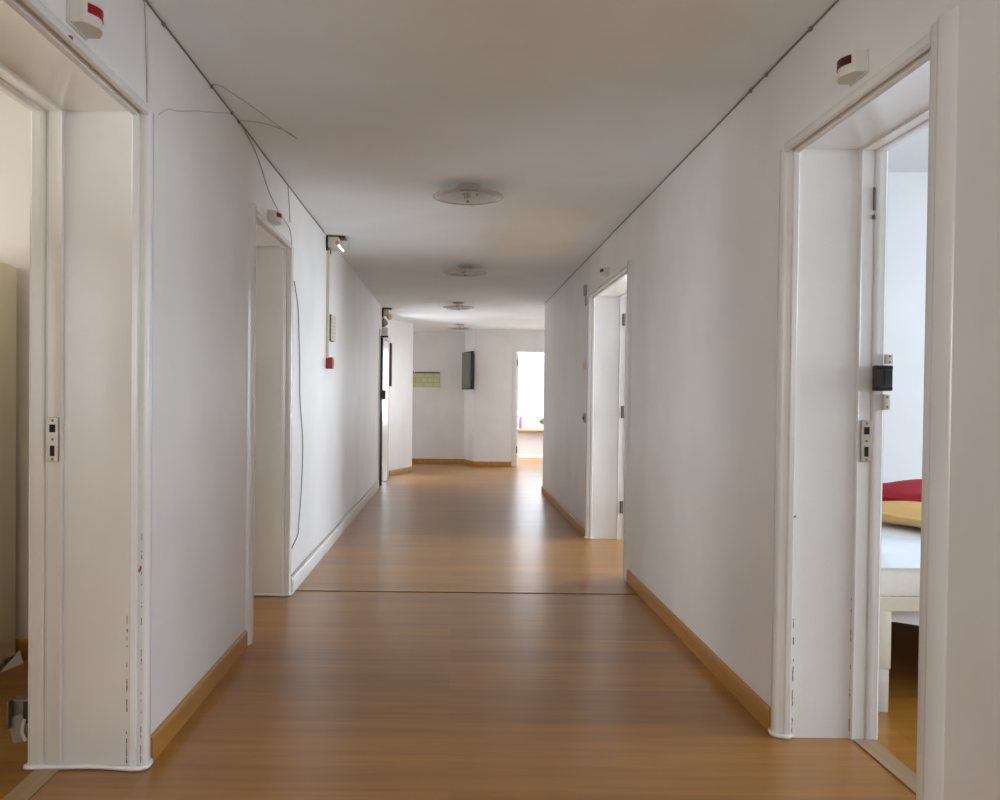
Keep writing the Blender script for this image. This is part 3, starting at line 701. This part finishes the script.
# ------------------------------------------------------------------ near left room
cb = thing('storage_cabinet', 'tall beige cabinet just inside the near left doorway', 'cabinet', (-2.2, 3.3, 0))
CX, CY0, CY1, CZ = -1.945, 2.3, 4.02, 1.775
mb = MB(); mb.box(CX-.45, CX-.022, CY0, CY1, .0, CZ, .003); mb.build('body', M['cabinet'], cb, smooth=True)
for a0, a1 in ((CY0+.002, (CY0+CY1)/2-.002), ((CY0+CY1)/2+.002, CY1-.002)):
    mb = MB(); mb.box(CX-.021, CX, a0, a1, .035, CZ-.012, .003); dd = mb.build('door', M['cabinet'], cb, smooth=True)
    yk = a1-.06 if a0 < 3 else a0+.06
    mb = MB(); mb.tube([(CX, yk, .95), (CX+.03, yk, .96), (CX+.03, yk, 1.06), (CX, yk, 1.07)], .006, 8); mb.build('handle', M['steel'], dd, smooth=True)
mb = MB(); mb.poly([(-1.955+.02, 3.86, .001), (-1.905, 4.0, .001), (-1.935, 4.03, .05)], (.006, -.004, .001))
tag(mb.build('folded_paper', M['paper']), 'small white scrap of folded paper at the foot of the beige cabinet', 'paper')
bk = thing('door_holder', 'grey broken door holder fixed low on the room side of the near left door frame', 'door holder', (-1.37, 2.94, .07))
mb = MB(); mb.box(-1.420, -1.352, 2.905, 2.945, .145, .21, .004); mb.box(-1.423, -1.417, 2.880, 2.945, .12, .212, .002); mb.build('bracket', M['steel'], bk, smooth=True)
mb = MB(); mb.poly([(-1.428, 2.90, .15), (-1.385, 2.90, .165), (-1.362, 2.90, .13), (-1.375, 2.90, .075), (-1.412, 2.90, .07)], (0, .035, 0)); mb.build('catch', M['grey'], bk)
mb = MB(); mb.box(-1.378, -1.353, 2.898, 2.94, .135, .205, .002); mb.build('slot', M['black'], bk)
mb = MB(); mb.tube([(-1.372, 2.896, .15), (-1.378, 2.893, .11), (-1.368, 2.896, .08)], .006, 8); mb.build('spring_arm', M['white_plastic'], bk, smooth=True)

# ------------------------------------------------------------------ bedroom
bx0, bx1, by0, by1 = 1.655, 2.62, 3.472, 5.25
bd = thing('single_bed', 'cream framed bed with white sheet, in the room behind the near right doorway', 'bed', ((bx0+bx1)/2, (by0+by1)/2, 0))
mb = MB()
mb.box(bx0, bx1, by0, by0+.035, .395, .452, .003); mb.box(bx0, bx1, by1-.035, by1, .395, .452, .003); mb.box(bx0, bx0+.035, by0+.0355, by1-.0355, .395, .452, .003); mb.box(bx1-.035, bx1, by0+.0355, by1-.0355, .395, .452, .003)
mb.box(bx0+.036, bx1-.036, by0+.036, by1-.036, .43, .448)
mb.build('frame', M['bedframe'], bd)
mb = MB(); mb.box(bx1-.03, bx1-.012, by0+.06, by1-.06, .03, .394); mb.build('shade_panel_side', M['bedframe'], bd)  # unseen panel, added to keep the floor under the bed dark
mb = MB(); mb.box(bx0+.06, bx1-.06, by1-.03, by1-.012, .03, .394); mb.build('shade_panel_end', M['bedframe'], bd)  # second added panel, blocks light under the bed from the far end
for x in (bx0, bx1-.056):
    for y in (by0, by1-.056):
        mb = MB(); mb.box(x, x+.056, y, y+.056, .172, .396, .003); lg = mb.build('leg', M['bedframe'], bd, smooth=True)
        mb = MB(); mb.box(x+.004, x+.052, y+.003, y+.053, 0, .172, .004); rb = mb.build('riser', M['white_plastic'], lg, smooth=True)
mb = MB(); mb.box(bx0+.004, bx1-.004, by0+.004, by1-.004, .4525, .572, .012); mb.build('mattress', M['mattress'], bd, smooth=True)
def soft_slab(x0, x1, y0, y1, z0, z1, r, amp, nx=26, ny=30, seed=1):
    rnd = random.Random(seed); ph = [rnd.uniform(0, 6.28) for _ in range(6)]
    mb = MB(); g_ = {}
    for i in range(nx+1):
        for j in range(ny+1):
            u, v = i/nx, j/ny
            x = x0+(x1-x0)*u; y = y0+(y1-y0)*v
            e = min(u*(x1-x0), (1-u)*(x1-x0), v*(y1-y0), (1-v)*(y1-y0))
            k = min(1, e/r); zz = z1-(z1-z0)*(1-math.sqrt(max(0, 1-(1-k)**2)))
            zz += amp*math.sin(7*u*3+ph[0]+3*v)*math.sin(5*v*3+ph[1]+2*u)*min(1, e/r)
            g_[i, j] = mb.bm.verts.new((x, y, zz))
    lowv = {}
    for i in range(nx+1):
        for j in range(ny+1):
            if i in (0, nx) or j in (0, ny): lowv[i, j] = mb.bm.verts.new((g_[i, j].co.x, g_[i, j].co.y, z0-.004))
    for i in range(nx):
        for j in range(ny): mb.bm.faces.new((g_[i, j], g_[i+1, j], g_[i+1, j+1], g_[i, j+1]))
    loop = [(i, 0) for i in range(nx)]+[(nx, j) for j in range(ny)]+[(i, ny) for i in range(nx, 0, -1)]+[(0, j) for j in range(ny, 0, -1)]
    for a_, b_ in zip(loop, loop[1:]+loop[:1]): mb.bm.faces.new((lowv[a_], lowv[b_], g_[b_], g_[a_]))
    mb.bm.faces.new([lowv[a_] for a_ in loop])
    return mb
soft_slab(bx0-.004, bx1+.004, by0-.004, by1+.002, .566, .606, .05, .004).build('top_sheet', M['sheet'], bd, smooth=True)
# loose hem of the sheet hanging behind the near rail
mb = MB(); n = 20
for k in range(2): pass
A = []; B = []
for i in range(n+1):
    x = bx0+.062+(bx1-bx0-.13)*i/n
    sag = .03*math.sin(PI*min(1, i/n*1.6))
    A.append((x, by0+.045+.008*math.sin(i*1.3), .42)); B.append((x, by0+.045+.012*math.sin(i*1.3+.4), .345-sag*.6))
for o_ in (0, .004):
    pass
ra = [mb.bm.verts.new(p) for p in A]; rb_ = [mb.bm.verts.new(p) for p in B]
ra2 = [mb.bm.verts.new((p[0], p[1]+.004, p[2])) for p in A]; rb2 = [mb.bm.verts.new((p[0], p[1]+.004, p[2])) for p in B]
for i in range(n):
    mb.bm.faces.new((ra[i], ra[i+1], rb_[i+1], rb_[i])); mb.bm.faces.new((ra2[i+1], ra2[i], rb2[i], rb2[i+1]))
    mb.bm.faces.new((rb_[i], rb_[i+1], rb2[i+1], rb2[i])); mb.bm.faces.new((ra[i+1], ra[i], ra2[i], ra2[i+1]))
mb.bm.faces.new((ra[0], rb_[0], rb2[0], ra2[0])); mb.bm.faces.new((ra[n], ra2[n], rb2[n], rb_[n]))
mb.build('sheet_hem', M['sheet'], bd, smooth=True)

def cushion(name, label, cx, cy, z0, sx, sy, th, rz, tilt, mat, pipe, seed, sag=0.0, drape=0.0):
    r = thing(name, label, 'cushion', (cx, cy, z0))
    rnd = random.Random(seed); ph = [rnd.uniform(0, 6.28) for _ in range(4)]
    mt = Matrix.Translation((cx, cy, z0+th/2)) @ Matrix.Rotation(rz, 4, 'Z') @ Matrix.Rotation(tilt[0], 4, 'X') @ Matrix.Rotation(tilt[1], 4, 'Y')
    N = 24
    def pt(u, v, s):
        a_ = u*2-1; b_ = v*2-1
        ex = max(0, 1-abs(a_)**3.2); ey = max(0, 1-abs(b_)**3.2)
        k = (ex*ey)**.34
        x = a_*sx/2*(1-.05*(1-abs(b_))**1.2*0); y = b_*sy/2
        x *= 1-.045*(1-b_*b_); y *= 1-.045*(1-a_*a_)
        w = .06*th*math.sin(6*u+ph[0]+2*v)+.05*th*math.sin(8*v+ph[1])+sag*.06*th*math.sin(13*v+5*u+ph[2])
        dz = -drape*(a_*a_+b_*b_-.6*a_*a_*b_*b_)
        if drape: return mt @ Vector((x, y, dz-th/2+(th*k if s > 0 else 0)+(w*k if s > 0 else 0)+(th*.35*(1-k) if s == 0 else 0)))
        return mt @ Vector((x, y, s*(th/2*k)+w*k))
    mb = MB(); top = {}; bot = {}
    for i in range(N+1):
        for j in range(N+1):
            edge = i in (0, N) or j in (0, N)
            top[i, j] = mb.bm.verts.new(pt(i/N, j/N, 1)); bot[i, j] = top[i, j] if edge else mb.bm.verts.new(pt(i/N, j/N, -1))
    for i in range(N):
        for j in range(N):
            mb.bm.faces.new((top[i, j], top[i+1, j], top[i+1, j+1], top[i, j+1])); mb.bm.faces.new((bot[i, j+1], bot[i+1, j+1], bot[i+1, j], bot[i, j]))
    mb.build('cover', mat, r, smooth=True)
    lp = [pt(i/N, 0, 0) for i in range(N)]+[pt(1, j/N, 0) for j in range(N)]+[pt(1-i/N, 1, 0) for i in range(N)]+[pt(0, 1-j/N, 0) for j in range(N+1)]
    mb = MB(); mb.tube(lp, .0065, 8, False); mb.build('piping', pipe, r, smooth=True)
    return r
cushion('yellow_cushion', 'yellow piped cushion lying on the white bed, under the red one', 2.37, 4.22, .616, .62, .74, .128, .28, (.0, .0), M['yellowcloth'], M['yellowpipe'], 3)
cushion('red_cushion', 'dark red cushion lying on top of the yellow cushion on the bed', 2.40, 4.50, .744, .62, .66, .066, .48, (.0, .0), M['redcloth'], M['redcloth'], 5, 2.6, .022)

# ------------------------------------------------------------------ camera, sky, view
pit, roll, yaw = map(math.radians, (.9087, .627, .0797))
cx0, cy0, F = 453.516, 413.296, 900.0
def ray(u, v):
    r, d_ = (u-cx0)/F, (v-cy0)/F
    c, s = math.cos(roll), math.sin(roll); r, d_ = c*r+s*d_, -s*r+c*d_
    c, s = math.cos(pit), math.sin(pit); up = -d_; Y = c+s*up; Z = -s+c*up
    c, s = math.cos(yaw), math.sin(yaw)
    return Vector((c*r+s*Y, -s*r+c*Y, Z))
fw = ray(cx0, cy0).normalized(); rt = (ray(cx0+F, cy0)-ray(cx0, cy0)).normalized(); up = -(ray(cx0, cy0+F)-ray(cx0, cy0)).normalized()
cam = bpy.data.cameras.new('camera'); co = bpy.data.objects.new('camera', cam); C.objects.link(co)
mt = Matrix((rt, up, -fw)).transposed().to_4x4(); mt.translation = Vector((0, 0, 1.2)); co.matrix_world = mt
cam.sensor_width = 36; cam.sensor_fit = 'HORIZONTAL'; cam.lens = 36*F/1000
cam.shift_x = (500-cx0)/1000; cam.shift_y = (cy0-400)/1000
cam.clip_start = .02; cam.clip_end = 200
S.camera = co
w = bpy.data.worlds.new('sky'); S.world = w; w.use_nodes = True
bg = w.node_tree.nodes['Background']; bg.inputs['Color'].default_value = (.85, .92, 1, 1); bg.inputs['Strength'].default_value = 1.3
S.view_settings.view_transform = 'Standard'; S.view_settings.look = 'None'
S.view_settings.gamma = 1; S.view_settings.use_curve_mapping = False
S.view_settings.exposure = 0.79
S.cycles.use_denoising = True
S.cycles.max_bounces = 12; S.cycles.diffuse_bounces = 8; S.cycles.caustics_reflective = False
for o in S.objects:
    if '_w' in o: del o['_w']
